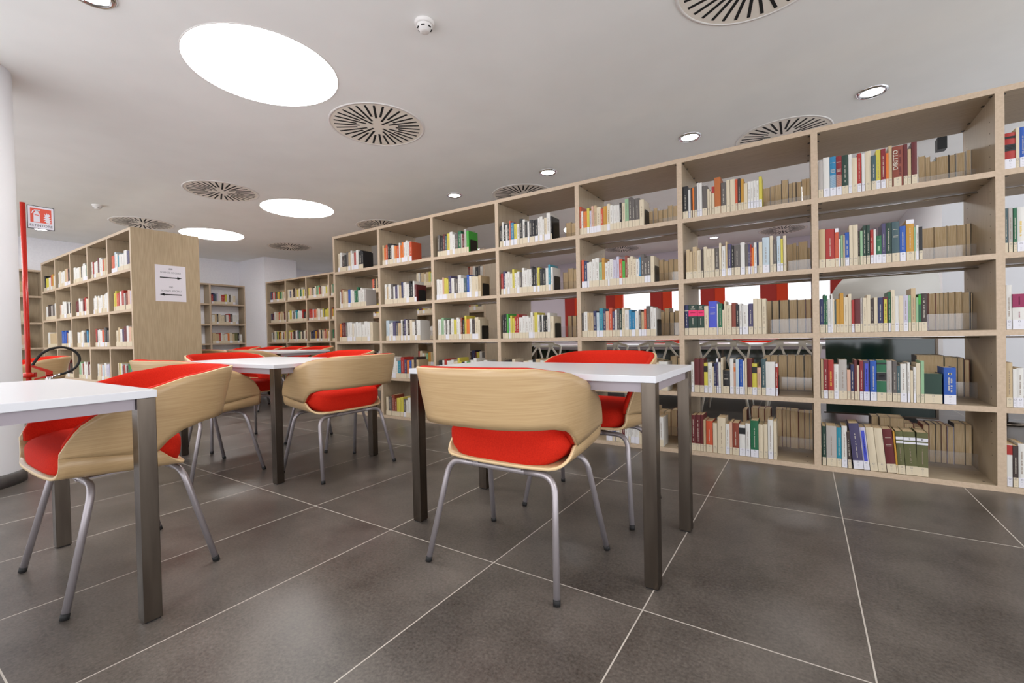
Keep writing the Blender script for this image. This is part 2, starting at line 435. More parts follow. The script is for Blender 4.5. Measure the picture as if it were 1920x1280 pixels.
# ------------------------------------------------------------------ books
PAL = dict(c=(226, 210, 182), w=(232, 228, 222), t=(204, 178, 138), g=(98, 90, 86), k=(26, 24, 26), K=(62, 46, 40), r=(176, 38, 28), R=(102, 26, 28),
           o=(232, 120, 34), O=(212, 84, 44), y=(216, 202, 74), Y=(204, 148, 44), b=(30, 86, 178), B=(36, 42, 88), s=(32, 130, 176), S=(196, 212, 220),
           n=(28, 104, 66), N=(24, 58, 44), G=(60, 170, 50), m=(150, 190, 148), p=(224, 176, 150), v=(74, 66, 104), V=(204, 198, 216), M=(150, 20, 80),
           T=(38, 142, 164), l=(66, 92, 96), q=(98, 98, 56), L=(188, 180, 174), e=(140, 62, 40), x=(138, 22, 30), z=(72, 84, 204), u=(190, 104, 40))
CNAME = dict(c='cream', w='white', t='tan', g='dark grey', k='black', K='dark brown', r='red', R='maroon', o='bright orange', O='orange-red', y='yellow',
             Y='mustard', b='bright blue', B='navy', s='sky blue', S='pale blue', n='green', N='dark green', G='lime green', m='pale green', p='peach',
             v='dark violet', V='lilac', M='magenta', T='turquoise', l='slate', q='olive', L='light grey', e='russet brown', x='crimson', z='cobalt blue', u='rust orange')
BM = {k: mat('book_' + CNAME[k].replace(' ', '_').replace('-', '_'), tuple(int(q * 0.90) for q in v), 0.5) for k, v in PAL.items()}
page_m = noise_mix(mat('book_pages', (225, 200, 160), 0.9), (214, 184, 138), (232, 208, 170), 60, 2, (8, 1, 0.2))
lab_c = mat('cream_spine_label', (204, 190, 164), 0.4)
lab_w = mat('white_spine_label', (214, 212, 218), 0.4)
t_dark = mat('dark_lettering', (138, 120, 104), 0.6)
t_light = mat('light_lettering', (196, 188, 172), 0.6)
t_gold = mat('gold_lettering', (214, 180, 70), 0.5)
t_black = mat('black_band', (14, 13, 14), 0.5)
DARK = set('gkKrRbBsnNvMTlqexzuO')

def book_geo(b, x0, w, h, d, y0, z0, c, ex, rnd, tilt=0.0, rear=False, label=True, T=None):
    """cover, page block and spine marks; spine at y0 towards -y (or at the far side when rear)"""
    if T is None:
        T = Matrix.Translation((x0, y0, z0))
        if tilt: T = T @ Matrix.Rotation(-math.radians(tilt), 4, 'Y')
    if rear: T = T @ Matrix.Translation((w, d, 0)) @ Matrix.Rotation(PI, 4, 'Z')
    cm = BM[c]
    ct = 0.0016 if w > 0.012 else 0.0008
    if rear and w > 0.03: ct = 0.003
    hard = w > 0.022
    ins = 0.003 if hard else 0.0004
    # spine (slightly rounded for thick volumes)
    n = 4
    sp = []
    bulge = min(0.004, w * 0.12) if hard else 0.0006
    for i in range(n + 1):
        a = i / n; sp.append((a * w, bulge * (1 - 4 * (a - 0.5) ** 2) * -1 + bulge))
    v = [T @ Vector((px, py, 0)) for px, py in sp]; v2 = [T @ Vector((px, py, h)) for px, py in sp]
    A_ = b.ring(v); B_ = b.ring(v2); b.bridge(A_, B_, cm, hard, False)
    b.box(0, ct, bulge, d, 0, h, cm, T); b.box(w - ct, w, bulge, d, 0, h, cm, T)
    b.box(ct, w - ct, bulge * 0.6 + 0.0005, bulge + 0.0008, 0, h, cm, T)
    b.box(ct, w - ct, bulge + 0.001, d - ins, ins * 0.6, h - ins, page_m, T)
    lh = 0.0
    if label: lh = 0.052
    f = -0.0005
    def strip(xa, xb, za, zb, mt): b.box(xa, xb, f, bulge + 0.0005, za, zb, mt, T)
    tm = t_light if c in DARK else t_dark
    mid = w / 2
    def title(za, zb, mt, xm=None, wd=None, seed=0):
        xm = mid if xm is None else xm; wd = wd or min(0.0048, w * 0.22); z = za; r2 = random.Random(seed + int(x0 * 9000))
        while z < zb:
            l = r2.choice((0.0028, 0.0032, 0.0040)); 
            if r2.random() > 0.16: strip(xm - wd / 2, xm + wd / 2 - r2.random() * wd * 0.25, z, min(z + l, zb), mt)
            z += l + 0.0016
    if ex == 't': title(lh + 0.018, h * rnd.uniform(0.72, 0.88), tm)
    elif ex == 'u':
        for k, zz in enumerate((0.80, 0.64, 0.61)): strip(w * 0.2, w * 0.8, h * zz, h * zz + 0.002, tm)
    elif ex in ('I', 'I1', 'I2'):
        strip(0, w, h * 0.80, h * 0.87, lab_w); strip(0, w, h * 0.72, h * 0.765, lab_w); title(lh + 0.02, h * 0.62, t_dark)
    elif ex == 'H':
        strip(w * 0.1, w * 0.9, h * 0.84, h * 0.846, t_light)
        for zz in (0.66, 0.63, 0.60): strip(w * 0.15, w * 0.85, h * zz, h * zz + 0.003, t_light)
        k = 0
        zz = lh + 0.002
        while zz < h * 0.52: strip(0.001, w - 0.001, zz, zz + 0.0022, BM['S'] if c == 's' else BM['p']); zz += 0.0044
    elif ex in ('M9', 'M0'):
        strip(0, w, h * 0.62, h * 0.82, mat_pink); title(lh + 0.02, h * 0.56, t_light, wd=0.006)
        strip(w * 0.25, w * 0.75, h * 0.855, h * 0.865, t_light)
        strip(w * 0.2, w * 0.8, h * 0.73, h * 0.745, t_light)
    elif ex == 'M': strip(0, w, h * 0.62, h - 0.001, BM['M']); title(lh + 0.01, h * 0.5, BM['M']); title(h * 0.7, h * 0.92, t_light)
    elif ex == 'P': strip(w * 0.22, w * 0.78, lh, h * 0.93, BM['y'] if c == 'R' else BM['z']); title(h * 0.35, h * 0.8, t_dark)
    elif ex == 'wt' or ex == 'w': strip(0, w, h * 0.90, h, lab_w); title(lh + 0.02, h * 0.8, t_light if ex == 'wt' else t_dark)
    elif ex == 'K':
        if c == 'n':
            strip(0, w, h * 0.50, h * 0.70, t_black); strip(0, w, h * 0.495, h * 0.505, t_light); strip(0, w, h * 0.695, h * 0.705, t_light); strip(0, w, h * 0.9, h * 0.94, t_black)
            for zz in (0.56, 0.60, 0.63): strip(w * 0.2, w * 0.8, h * zz, h * zz + 0.003, t_light)
        elif c == 'r':
            strip(0, w, h * 0.84, h * 0.90, t_black); strip(0, w, h * 0.5, h * 0.68, t_black)
            for zz in (0.87, 0.55, 0.59, 0.63): strip(w * 0.05, w * 0.95, h * zz, h * zz + 0.0014, t_gold)
        else: strip(0, w, h * 0.70, h * 0.90, t_black)
    elif ex == 'Kt': strip(0, w, h * 0.8, h * 0.82, t_light); title(lh + 0.02, h * 0.7, t_light)
    elif ex == 'q': title(lh + 0.03, h * 0.7, t_gold, wd=w * 0.3)
    elif ex == 'T':
        title(h * 0.33, h * 0.75, t_light, xm=w * 0.42, wd=w * 0.14); title(h * 0.33, h * 0.7, t_light, xm=w * 0.62, wd=w * 0.14, seed=5)
        strip(w * 0.35, w * 0.65, h * 0.80, h * 0.86, t_light); strip(w * 0.41, w * 0.59, h * 0.815, h * 0.845, BM['b'])
    elif ex == 'o':
        strip(w * 0.2, w * 0.8, h * 0.84, h * 0.85, BM['m'])
        strip(w * 0.3, w * 0.7, h * 0.45, h * 0.62, BM['m'])
    elif ex == 'O': strip(0, w, h * 0.72, h * 0.86, BM['o'])
    elif ex == 'r': strip(0, w, h * 0.76, h * 0.99, BM['r'])
    elif ex == 'G': strip(0, w, h * 0.72, h * 0.98, BM['G'])
    elif ex == 'D': title(h * 0.28, h * 0.9, BM['R'], xm=w * 0.72, wd=w * 0.22)
    if label and not rear:
        return T, lh, f, bulge
    return T, 0, f, bulge
mat_pink = mat('pink_band', (222, 34, 98), 0.5)

BOOKS = {
(6,1,'f'): '1,26,231,L,,0 28,33,250,w,,0 62,32,248,s,H,0 95,28,245,x,H,0 124,32,243,N,t,0 157,16,241,w,,0 174,25,216,c,,0 200,20,237,r,t,0 222,15,232,w,,0 239,28,241,c,,0 268,21,207,l,t,0 290,22,237,y,t,0 313,22,236,x,t,0 336,12,206,o,,0 349,15,247,t,,0 366,49,237,e,D,0 416,18,239,R,,0 435,15,207,t,,0 452,24,243,R,,0',
(6,2,'f'): '1,33,246,t,,0 36,47,242,r,t,0 85,18,241,O,w,0 104,8,173,w,,0 114,10,193,m,,0 126,9,194,t,,0 136,20,209,b,t,0 157,17,250,c,,0 175,24,250,c,,0 200,9,210,K,t,0 210,12,208,m,,0 224,15,238,N,t,0 241,16,239,N,t,0 259,15,206,r,t,0 275,10,206,w,,0 286,26,166,n,o,0 314,18,238,v,t,0 333,26,238,N,t,0 360,35,239,l,u,0 396,27,208,b,t,0 425,34,240,Y,wt,0 460,6,196,m,,0 468,12,203,w,t,0 481,15,192,k,,0',
(6,3,'f'): '2,18,216,B,t,0 21,10,245,n,t,0 32,9,237,n,t,0 42,17,215,w,t,0 60,8,246,w,,0 69,8,212,c,,0 79,7,204,l,,0 87,18,211,Y,,0 106,18,248,Y,,0 125,21,221,c,t,0 148,16,240,c,,0 165,13,201,r,,0 180,27,208,R,,0 208,10,211,L,t,0 220,18,211,c,t,0 239,17,228,c,,0 257,16,205,K,t,0 274,17,210,c,,0 292,23,208,B,t,0 316,23,210,R,P,0 341,11,239,n,t,0 353,17,250,c,t,0 371,18,212,w,,0 390,19,212,c,,0 410,21,214,V,t,0 432,11,213,m,t,0 444,20,252,t,t,0 465,10,198,m,,0 476,11,217,n,G,0 488,25,219,K,t,0',
(6,4,'f'): '3,13,247,t,,0 18,21,248,x,t,0 41,29,247,r,q,0 71,24,220,w,t,0 96,41,249,L,t,0 138,17,186,p,,0 157,16,221,B,t,0 175,12,249,R,,0 188,10,215,c,,0 200,18,245,x,t,0 219,30,244,v,P,0 251,31,245,b,t,0 283,45,248,n,K,0 329,26,246,L,t,0 357,19,246,g,t,0 377,15,216,l,t,0 393,29,228,w,t,0 424,11,236,w,t,0 437,12,190,c,,0 451,11,211,w,t,0 464,18,232,c,,0 484,14,247,m,,0 499,77,173,N,,0 583,51,209,b,T,0',
(6,5,'f'): '6,19,253,N,t,0 27,53,257,L,t,0 81,24,249,T,t,0 107,27,263,w,t,0 135,17,227,K,t,2 154,50,284,v,t,5 206,29,261,V,P,5 237,37,265,c,,5 276,39,263,c,,5 317,44,262,R,u,5 363,8,255,Y,,4 373,33,257,q,I,3 408,53,256,q,I1,3 463,50,257,q,I2,0',
(6,1,'b'): '545,30,263,t,,0 579,21,252,c,,0 602,27,219,t,,0 631,60,245,t,,0 693,29,245,t,,0 724,41,249,w,,0 767,22,248,w,,0',
(6,2,'b'): '557,56,246,t,,0 618,53,244,t,,0 678,39,245,t,,0 725,38,245,t,,0 767,22,246,t,,0',
(6,3,'b'): '589,33,240,t,,0 626,16,238,p,,0 644,18,239,p,,0 663,19,239,p,,0 684,24,241,p,,0 713,26,241,t,,0 742,39,238,L,,0 784,5,228,g,,0',
(6,4,'b'): '525,131,260,t,,0 660,58,248,q,,0 722,28,245,t,,0 754,23,233,t,,0',
(6,5,'b'): '293,40,272,t,,0 337,49,273,t,,0 393,63,273,t,,0 464,43,241,t,,0 512,37,223,t,,0 554,28,241,t,,0 585,32,246,t,,0 620,23,246,t,,0 646,24,246,t,,0 672,24,237,V,,0 704,49,260,t,,0 758,28,256,t,,0',
(5,1,'f'): '1,37,237,k,t,0 39,16,210,w,,0 57,10,219,K,,0 69,11,217,o,,0 82,17,223,g,,0 101,13,246,w,,0 116,18,243,w,,0 135,34,216,g,,0 170,14,190,c,,0 186,11,170,c,,0 199,17,202,c,r,0 218,40,258,u,,0 259,33,215,g,t,0 294,23,226,c,,0 319,31,226,c,,0 351,15,221,O,,0 368,17,222,K,t,0 387,17,214,Y,,0 405,22,181,c,,0 429,16,188,w,t,0 446,16,187,w,t,0 463,15,187,w,t,0 480,15,184,w,t,0 496,18,208,y,,0',
(5,1,'b'): '493,44,234,t,,0 542,28,242,V,,0 572,39,244,t,,0 615,41,269,t,,0 659,20,241,V,,0 682,20,239,c,,0 706,33,239,t,,0 742,25,250,Y,,0 769,20,247,c,,0',
(5,2,'f'): '17,25,218,t,,0 43,19,201,t,,0 64,28,232,t,t,0 93,28,203,c,t,0 123,13,209,K,,0 138,21,223,c,,0 160,15,204,c,t,0 176,17,205,c,t,0 195,17,203,c,,0 214,26,206,g,t,0 242,14,237,c,,0 258,25,212,w,t,0 285,10,242,t,,0 297,24,222,v,t,0 322,14,210,k,t,0 338,38,210,g,t,0 378,27,223,w,,0 407,17,208,g,,0 425,12,206,v,t,0 439,7,202,r,t,0 448,12,180,o,,0 462,15,212,w,t,0 479,10,213,B,,0 490,21,211,c,,0 512,41,238,S,t,0 556,18,245,c,,0 575,19,214,g,t,0 597,20,236,S,t,0 618,13,217,y,,0 633,16,235,c,,0',
(5,2,'b'): '641,38,240,t,,0 683,19,244,p,,0 704,9,221,K,,0 716,55,248,t,,0 772,16,200,t,,0',
(5,3,'f'): '1,27,223,B,Kt,0 29,60,224,N,M9,0 91,45,221,N,M0,0 137,28,210,c,t,0 167,54,242,z,u,0 222,8,221,w,,0 231,25,223,n,t,0 257,10,176,c,,0 269,12,237,c,,0 282,33,209,c,t,0 317,26,223,e,,0 344,20,209,k,t,0 366,14,215,w,t,0 382,38,203,w,t,0 422,27,212,v,t,0 451,24,244,c,,0 476,27,242,c,,0 505,23,240,c,t,0',
(5,3,'b'): '508,30,248,t,,0 544,40,246,t,,0 591,57,248,t,,0 652,45,247,t,,0 704,46,245,t,,0 755,34,244,t,,0',
(5,4,'f'): '41,20,223,w,t,0 63,35,248,R,,0 100,28,249,R,,0 129,24,216,y,K,0 154,30,219,w,t,0 185,10,190,c,,0 197,13,214,B,t,0 212,13,249,v,w,0 226,15,223,w,,0 243,11,255,c,,0 255,42,167,k,u,0 300,23,250,w,,0 324,13,219,p,O,0 338,19,245,S,,0 359,23,243,b,t,0 383,10,235,w,,0 395,12,251,c,,0 409,29,251,R,,0 439,30,216,y,K,0 470,23,190,p,t,0 496,24,250,l,t,0 521,55,230,w,,0 579,13,218,r,wt,0',
(5,4,'b'): '488,34,250,t,,0 530,46,253,t,,0 579,49,254,t,,0 638,44,254,t,,0 688,45,254,t,,0 741,48,257,t,,0',
(5,5,'f'): '33,31,261,R,t,0 66,32,265,R,t,0 100,19,268,R,,0 120,14,231,t,,0 136,44,226,O,t,0 182,29,214,c,,0 214,51,258,c,t,0 267,24,217,w,t,0 292,17,228,p,,0 311,40,228,e,t,0 353,38,218,w,K,0 393,29,230,w,t,0 424,48,254,n,t,0 473,27,231,c,,0 502,25,234,c,,0 529,31,266,w,t,0 562,18,260,c,,0',
(5,5,'b'): '337,29,264,e,,0 393,46,279,e,,0 444,36,277,e,,0 486,40,278,e,,0 559,36,281,e,,0 600,21,280,e,,0 624,22,280,t,,0 650,47,278,e,,0 702,33,268,e,,0 740,26,269,L,,0 771,18,268,L,,0',
(7,1,'f'): '1,42,193,r,K,0 43,13,212,c,,0 57,24,211,b,t,0',
(7,2,'f'): '1,12,239,l,t,0 15,15,238,L,t,0 32,13,235,n,t,0 47,26,236,w,q,0',
(7,3,'f'): '5,20,240,w,t,0 27,49,191,w,M,0',
(7,4,'f'): '2,24,242,t,t,0 27,14,208,w,,0 42,26,213,w,t,0',
(7,5,'f'): '3,21,228,w,r,0 25,20,225,K,t,0 46,27,238,w,t,0',
}


SHELFN = {1: 'top shelf', 2: 'second shelf down', 3: 'third shelf down', 4: 'fourth shelf down', 5: 'bottom shelf'}
BAYN = {6: 'widest bay at right', 5: 'second widest bay', 7: 'bay cut by right edge'}
ORD = ['first', 'second', 'third', 'fourth', 'fifth', 'sixth', 'seventh', 'eighth', 'ninth', 'tenth', 'eleventh', 'twelfth', 'thirteenth', 'fourteenth', 'fifteenth']
rnd = random.Random(7)
for (bay, lv, row), s in BOOKS.items():
    items = []
    for e in s.split():
        a = e.split(','); items.append((int(a[0]) / 1000, int(a[1]) / 1000, int(a[2]) / 1000, a[3], a[4], int(a[5])))
    base = X0 + bay * BW + 0.019
    cols = [i[3] for i in items]
    xend = 0
    if row == 'b':
        items = [(x_, (items[q + 1][0] - x_ - 0.0007) if q + 1 < len(items) and items[q + 1][0] - x_ - w_ < 0.022 else w_, h_, c_, e_, t_) for q, (x_, w_, h_, c_, e_, t_) in enumerate(items)]
    for k, (bx, w, h, c, ex, tilt) in enumerate(items):
        same = [j for j, cc in enumerate(cols) if CNAME[cc] == CNAME[c]]
        nm = CNAME[c]
        if row == 'f':
            which = 'only %s book' % nm if len(same) == 1 else '%s %s book from left' % (ORD[same.index(k)], nm)
            lb = '%s, front row, %s, %s' % (which, SHELFN[lv], BAYN[bay])
            gp = 'front-row books on the %s of the %s' % (SHELFN[lv], BAYN[bay])
        else:
            which = '%s book' % ORD[k]
            lb = '%s from left in rear row, %s, %s' % (which, SHELFN[lv], BAYN[bay])
            gp = 'rear-row books on the %s of the %s' % (SHELFN[lv], BAYN[bay])
        b = MB()
        d = rnd.uniform(0.140, 0.165)
        zz = LV[lv] + 0.0004
        if row == 'f':
            y0 = 3.484 + rnd.uniform(0, 0.007)
            if c == 'N' and bay == 6 and lv == 4 and w > 0.1: y0 = 3.53; d = 0.12
            if tilt:
                th = math.radians(tilt); T = Matrix.Translation((base + bx, y0, zz + 0.0)) 
                # lean to the left: pivot about the lower left corner, kept on the board
                T = T @ Matrix.Translation((h * math.sin(th) * 0.5, 0, 0)) @ Matrix.Rotation(-th, 4, 'Y')
                T = Matrix.Translation((0, 0, 0)) @ T
            else: T = Matrix.Translation((base + bx, y0, zz))
            T, lh, f, bulge = book_geo(b, base + bx, w, h, d, y0, zz, c, ex, rnd, T=T)
        else:
            y0 = 4.042 - d - rnd.uniform(0, 0.006)
            T, lh, f, bulge = book_geo(b, base + bx, w, h, d, y0, zz, c if c not in 'tcp' else rnd.choice('ttK' if lv <= 2 else 'tKeKgk'), '', rnd, rear=True, label=False)
        o = b.build('book'); tag(o, lb, 'book', gp)
        if row == 'f':
            lm = lab_w if (c in 'wsxVSb' or (c in 'rvny' and rnd.random() < 0.6)) else lab_c
            l = MB()
            xa, xb = (0.0006, w - 0.0006)
            if c == 'N' and w > 0.1: xa, xb = w * 0.33, w * 0.78
            if ex == 'D': xa, xb = w * 0.12, w * 0.82
            l.box(xa, xb, -0.0011, 0.001, 0.001, 0.053, lm, T)
            if w > 0.012:
                cxm = (xa + xb) / 2; r_ = 0.0042
                P = []
                for q in range(13): P.append((cxm + r_ * math.cos(q * PI / 6), r_ * math.sin(q * PI / 6) + 0.043))
                for q in range(12):
                    (ax, az), (bx2, bz) = P[q], P[q + 1]
                    l.box(min(ax, bx2) - 0.0003, max(ax, bx2) + 0.0003, -0.00135, -0.001, min(az, bz) - 0.0003, max(az, bz) + 0.0003, grey_ink, T)
                for zz2 in (0.012, 0.020, 0.028): l.box(cxm - 0.0035, cxm + 0.0035, -0.00135, -0.001, zz2, zz2 + 0.0008, grey_ink, T)
            lo = l.build('spine_label', o); lo['label'] = 'white shelf-mark label' if lm is lab_w else 'cream shelf-mark label'
            if ex == 'D':
                text_mesh('DIRITTO', 0.030, t_light, T @ frame_T((w * 0.30, -0.001, h * 0.66), (0, 0, 1), (-1, 0, 0)), 'title', o, bold=0.0006)
            if ex in ('I1', 'I2'):
                text_mesh('I' * int(ex[1]), 0.016, ink, T @ frame_T((w * 0.5, -0.001, h * 0.835), (1, 0, 0), (0, 0, 1)), 'volume_number', o, bold=0.0004)
            if ex in ('M9', 'M0'):
                text_mesh('29' if ex == 'M9' else '20', 0.017, t_light, T @ frame_T((w * 0.5, -0.001, h * 0.93), (1, 0, 0), (0, 0, 1)), 'volume_number', o, bold=0.0005)
            if ex == 'T': lo['label'] = 'white shelf-mark label'

# the many smaller books: one object
rnd = random.Random(11)
SB = MB()
def fill(T, x0, x1, lvz, s, spread=None, hmax=0.25, depth=0.15, y0=0.008, dark_end=False):
    """row of books given by colour letters between x0 and x1, in case coordinates"""
    n = len(s); ws = [rnd.uniform(0.55, 1.35) for _ in s]; ws = [w_ * (2.4 if s[i].isupper() and i == n - 1 and spread else 1.0) for i, w_ in enumerate(ws)]
    tot = sum(ws); x = x0
    for ch, w_ in zip(s, ws):
        w = (x1 - x0) * w_ / tot - 0.0006
        h = rnd.uniform(0.185, 0.235); h = min(h, hmax)
        TT = T @ Matrix.Translation((x, y0 + rnd.uniform(0, 0.006), lvz + 0.0004))
        book_geo(SB, x, w, h, depth, y0, 0, ch, 't' if w > 0.012 else '', rnd, T=TT, label=True)
        SB.box(0.0006, w - 0.0006, -0.0011, 0.001, 0.001, 0.053, lab_c if rnd.random() < 0.75 else lab_w, TT)
        x += w + 0.0006
TM = Matrix.Translation((X0, YF, 0))
def bayfill(bay, lv, s, x1=0.62, x0=0.03, **k): fill(TM, bay * BW + 0.018 + x0, bay * BW + 0.018 + x1, LV[lv], s, **k)
bayfill(0, 1, 'cwKkgtwwrwkkk', 0.52, 0.05); bayfill(0, 2, 'wetctbwwnnwwwL', 0.56, 0.06); bayfill(0, 3, 'oRRgwwwcwwwwwwwc', 0.66, 0.05)
bayfill(0, 4, 'wckrwt', 0.5, 0.2); bayfill(0, 5, 'wcgkew', 0.5)
bayfill(1, 1, 'toOkkwcoOwoowwwO', 0.50); bayfill(1, 2, 'wtwgwvwtBwwkkwR', 0.56, 0.05); bayfill(1, 3, 'SwwvgtwkvwKcwgww', 0.60, 0.06)
bayfill(1, 4, 'kwwwTrvobtKt', 0.56, 0.03); bayfill(1, 5, 'cgeeyygwwwSgwc', 0.58, 0.03)
bayfill(2, 1, 'gkRlywwggnLRLG', 0.46, 0.05); bayfill(2, 2, 'wwpyyvwggwwlbwcct', 0.60, 0.02); bayfill(2, 3, 'wmwgwgwywwekyowKcc', 0.58, 0.03)
bayfill(2, 4, 'kwrwwccyyBwGwwkww', 0.66, 0.03); bayfill(2, 5, 'wcwRgkwwtwnw', 0.6)
bayfill(3, 1, 'kwkwkOsywkwkwkkkwwwcwk', 0.56, 0.01); bayfill(3, 2, 'rvwwwywwgwwwwkkgykkwTw', 0.56, 0.01); bayfill(3, 3, 'kkGSyyrrwwwwwcywkwkkwc', 0.56, 0.02)
bayfill(3, 4, 'KkcwRwcwktwwctw', 0.62, 0.03); bayfill(3, 5, 'wwcVwwcLwwtwwwsww', 0.66, 0.03)
bayfill(4, 1, 'OwoyVptcOYcwwwkcmgggc', 0.54, 0.0, hmax=0.24); bayfill(4, 2, 'OBwwwwmYwwwVVOGecccwsgggc', 0.61, 0.01, hmax=0.25); bayfill(4, 3, 'gwttBSTBpOvwgNcwsswgtOgww', 0.62, 0.0)
bayfill(4, 4, 'wwtwcRwwbwcw', 0.7, 0.02); bayfill(4, 5, 'wVbwcRwwwwcwwVwtw', 0.66, 0.2)
# rear rows glimpsed at the right end of the left-hand bays
def rearfill(bay, lv, x0, x1, s):
    n = len(s); w0 = (x1 - x0) / n; x = bay * BW + 0.018 + x0
    for ch in s:
        w = w0 * 0.96; h = rnd.uniform(0.19, 0.245)
        book_geo(SB, x, w, h, 0.15, 0, 0, ch, '', rnd, T=TM @ Matrix.Translation((x, 0.5744 - 0.158, LV[lv] + 0.0004)), rear=True, label=False)
        x += w0
for bay, lv, xa, s in ((4, 1, .42, 'tcVttctct'), (4, 2, .46, 'tcttttct'), (4, 3, .46, 'ktttKttt'), (4, 4, .36, 'qttqttkt'), (4, 5, .40, 'tttteet'), (3, 1, .50, 'ttwtt'), (3, 2, .46, 'tttttt'), (3, 3, .50, 'RKeKRe'),
                       (2, 1, .55, 'tttt'), (2, 2, .54, 'KtKt'), (2, 3, .60, 'RKk'), (3, 4, .5, 'wwtkgg'), (2, 4, .6, 'kgk'), (1, 2, .66, 'kK'), (0, 3, .68, 'KR')):
    rearfill(bay, lv, xa, 0.785, s)
# left bookcase
TL = Matrix.Translation((LCX - 5 * W2 - 0.018, 1.837, 0))
LC = {1: ['kyywOYww', 'wcwwtpkk', 'wwwcgwwwn', 'wrwwRwwOtt', 'OSwTwwwvg'], 2: ['wKLgw', 'pwwwgwkk', 'RRwwwRrwct', 'wwwcwwwcwww', 'yyOrwrLepV'],
      3: ['wttt', 'bbbeLwwk', 'wwcwwgKsl', 'rRwwwOgkgg', 'ctwwvRwptw'], 4: ['kk', 'RLRKk', 'mwewwwRw', 'wcpSwVVB', 'cywKrwRnGTNN'], 5: ['wcR', 'wwcK', 'cRww', 'wwtkw', 'wwcRn']}
for lv, rows in LC.items():
    for k, s in enumerate(rows):
        xs = k * W2 + 0.018 + (0.05 + 0.035 * lv if lv < 5 else 0.3); fill(TL, xs, (k + 1) * W2 - 0.024, LV[lv], s)
T3 = Matrix.Translation((-9.82, 5.265, 0))
for lv in (1, 2, 3, 4, 5):
    for k in range(8):
        s = ''.join(rnd.choice('wwwwccctptOrgykKRYmBn') for _ in range(15 if k > 0 else 13))
        if (lv, k) == (2, 2): s = 'rrOVOOpcwtwyqyy'
        if (lv, k) == (2, 1): s = 'wyywVgwTmwwwrkk'
        fill(T3, k * W3 + 0.06 + (0.08 if k == 0 else 0), (k + 1) * W3 - 0.03, LV[lv], s, hmax=0.235)
for lv, s, xe in ((1, 'rBlVwrrywgwc', 0.5), (2, 'wtkcccgwrgww', 0.54), (3, 'ttrwcwoctqkw', 0.62), (4, 'wcrkwt', 0.4)):
    fill(Tw, 0.71 + 0.03, 0.71 + 0.018 + xe, lev_w[lv], s)
for lv, k, s in ((1, 2, 'Rkct'), (2, 2, 'ccpwOrrcc'), (3, 2, 'Lcwwcp'), (1, 1, 'wkct'), (2, 1, 'wcRrw'), (3, 1, 'wwcgg')):
    fill(Tw2, k * 0.71 + 0.05, k * 0.71 + 0.05 + 0.45, lev_w[lv], s)
so = SB.build('books'); tag(so, 'rows of smaller books filling the farther shelves of all the bookcases', 'books', kind='stuff')

# black bookends
def bookend(x, y, z, lb, m=black_m, hh=0.13, ww=0.11):
    b = MB(); pts = []
    t = 0.0012
    for a in range(0, 7): pts.append((x, y + 0.012 + 0.012 * (1 - math.sin(a * PI / 12)), z + hh - 0.012 + 0.012 * math.cos(PI / 2 - a * PI / 12)))
    out = [(x, y, z), (x, y + ww, z)] + [(x, y + ww - 0.012 + 0.012 * math.cos(a * PI / 12), z + hh - 0.012 + 0.012 * math.sin(a * PI / 12)) for a in range(7)] + [(x, y + 0.012 - 0.012 * math.sin(a * PI / 12), z + hh - 0.012 + 0.012 * math.cos(a * PI / 12)) for a in range(7)]
    b.prism(out, (t, 0, 0), m)
    b.box(x - 0.06, x, y, y + ww, z - 0.0005, z - 0.0003, m)
    o = b.build('bookend'); tag(o, lb, 'bookend', 'metal bookends holding up the rows')
for bay, lv, xe, what in ((1, 2, .56, None), (2, 1, .46, 'lime green'), (2, 2, .60, None), (2, 3, .58, None), (3, 1, .56, None), (3, 2, .56, None), (3, 3, .56, None), (4, 1, .54, None), (4, 2, .61, None), (4, 3, .62, None)):
    bn = {1: 'second bay from the left', 2: 'third bay from the left', 3: 'fourth bay from the left', 4: 'fifth bay from the left'}[bay]
    bookend(X0 + bay * BW + 0.019 + xe + 0.002, YF + 0.035, LV[lv] + 0.0006, 'black metal bookend on the %s, %s' % (SHELFN[lv], bn))
for bay, lv, xe, bn in ((5, 4, .594, 'second widest bay'), (6, 4, .636, 'widest bay at right')):
    bookend(X0 + bay * BW + 0.019 + xe, YF + 0.05, LV[lv] + 0.0006, 'dark metal bookend after the last book, %s, %s' % (SHELFN[lv], bn))

# ------------------------------------------------------------------ tables
def table(x0, x1, y0, y1, lb, z=0.758, leg=0.05):
    t = empty('table', ((x0 + x1) / 2, (y0 + y1) / 2, 0)); tag(t, lb, 'table', 'white library tables with steel legs')
    a, c = (x1 - x0) / 2, (y1 - y0) / 2
    b = MB(); b.box(-a, a, -c, c, z - 0.025, z, white_top); b.build('tabletop', t, bevel=0.0015)
    zt = z - 0.0252
    for sx in (-1, 1):
        for sy in (-1, 1):
            cx = sx * (a - leg / 2 - 0.003); cy = sy * (c - leg / 2 - 0.003)
            b = MB(); b.box(cx - leg / 2, cx + leg / 2, cy - leg / 2, cy + leg / 2, 0.004, zt, steel)
            lg = b.build('leg', t, bevel=0.0015)
            b = MB(); b.box(cx - leg / 2 + 0.004, cx + leg / 2 - 0.004, cy - leg / 2 + 0.004, cy + leg / 2 - 0.004, 0, 0.004, rubber); b.build('foot_pad', lg)
    for sy in (-1, 1):
        b = MB(); yy = sy * (c - 0.028); b.box(-a + leg + 0.004, a - leg - 0.004, yy - 0.012, yy + 0.012, zt - 0.036, zt, rail_paint); b.build('apron', t)
    for sx in (-1, 1):
        b = MB(); xx = sx * (a - 0.028); b.box(xx - 0.012, xx + 0.012, -c + leg + 0.004, c - leg - 0.004, zt - 0.036, zt, rail_paint); b.build('apron', t)
table(-1.638, -0.432, 1.570, 2.165, 'white table in the middle of the picture with a chair on each long side')
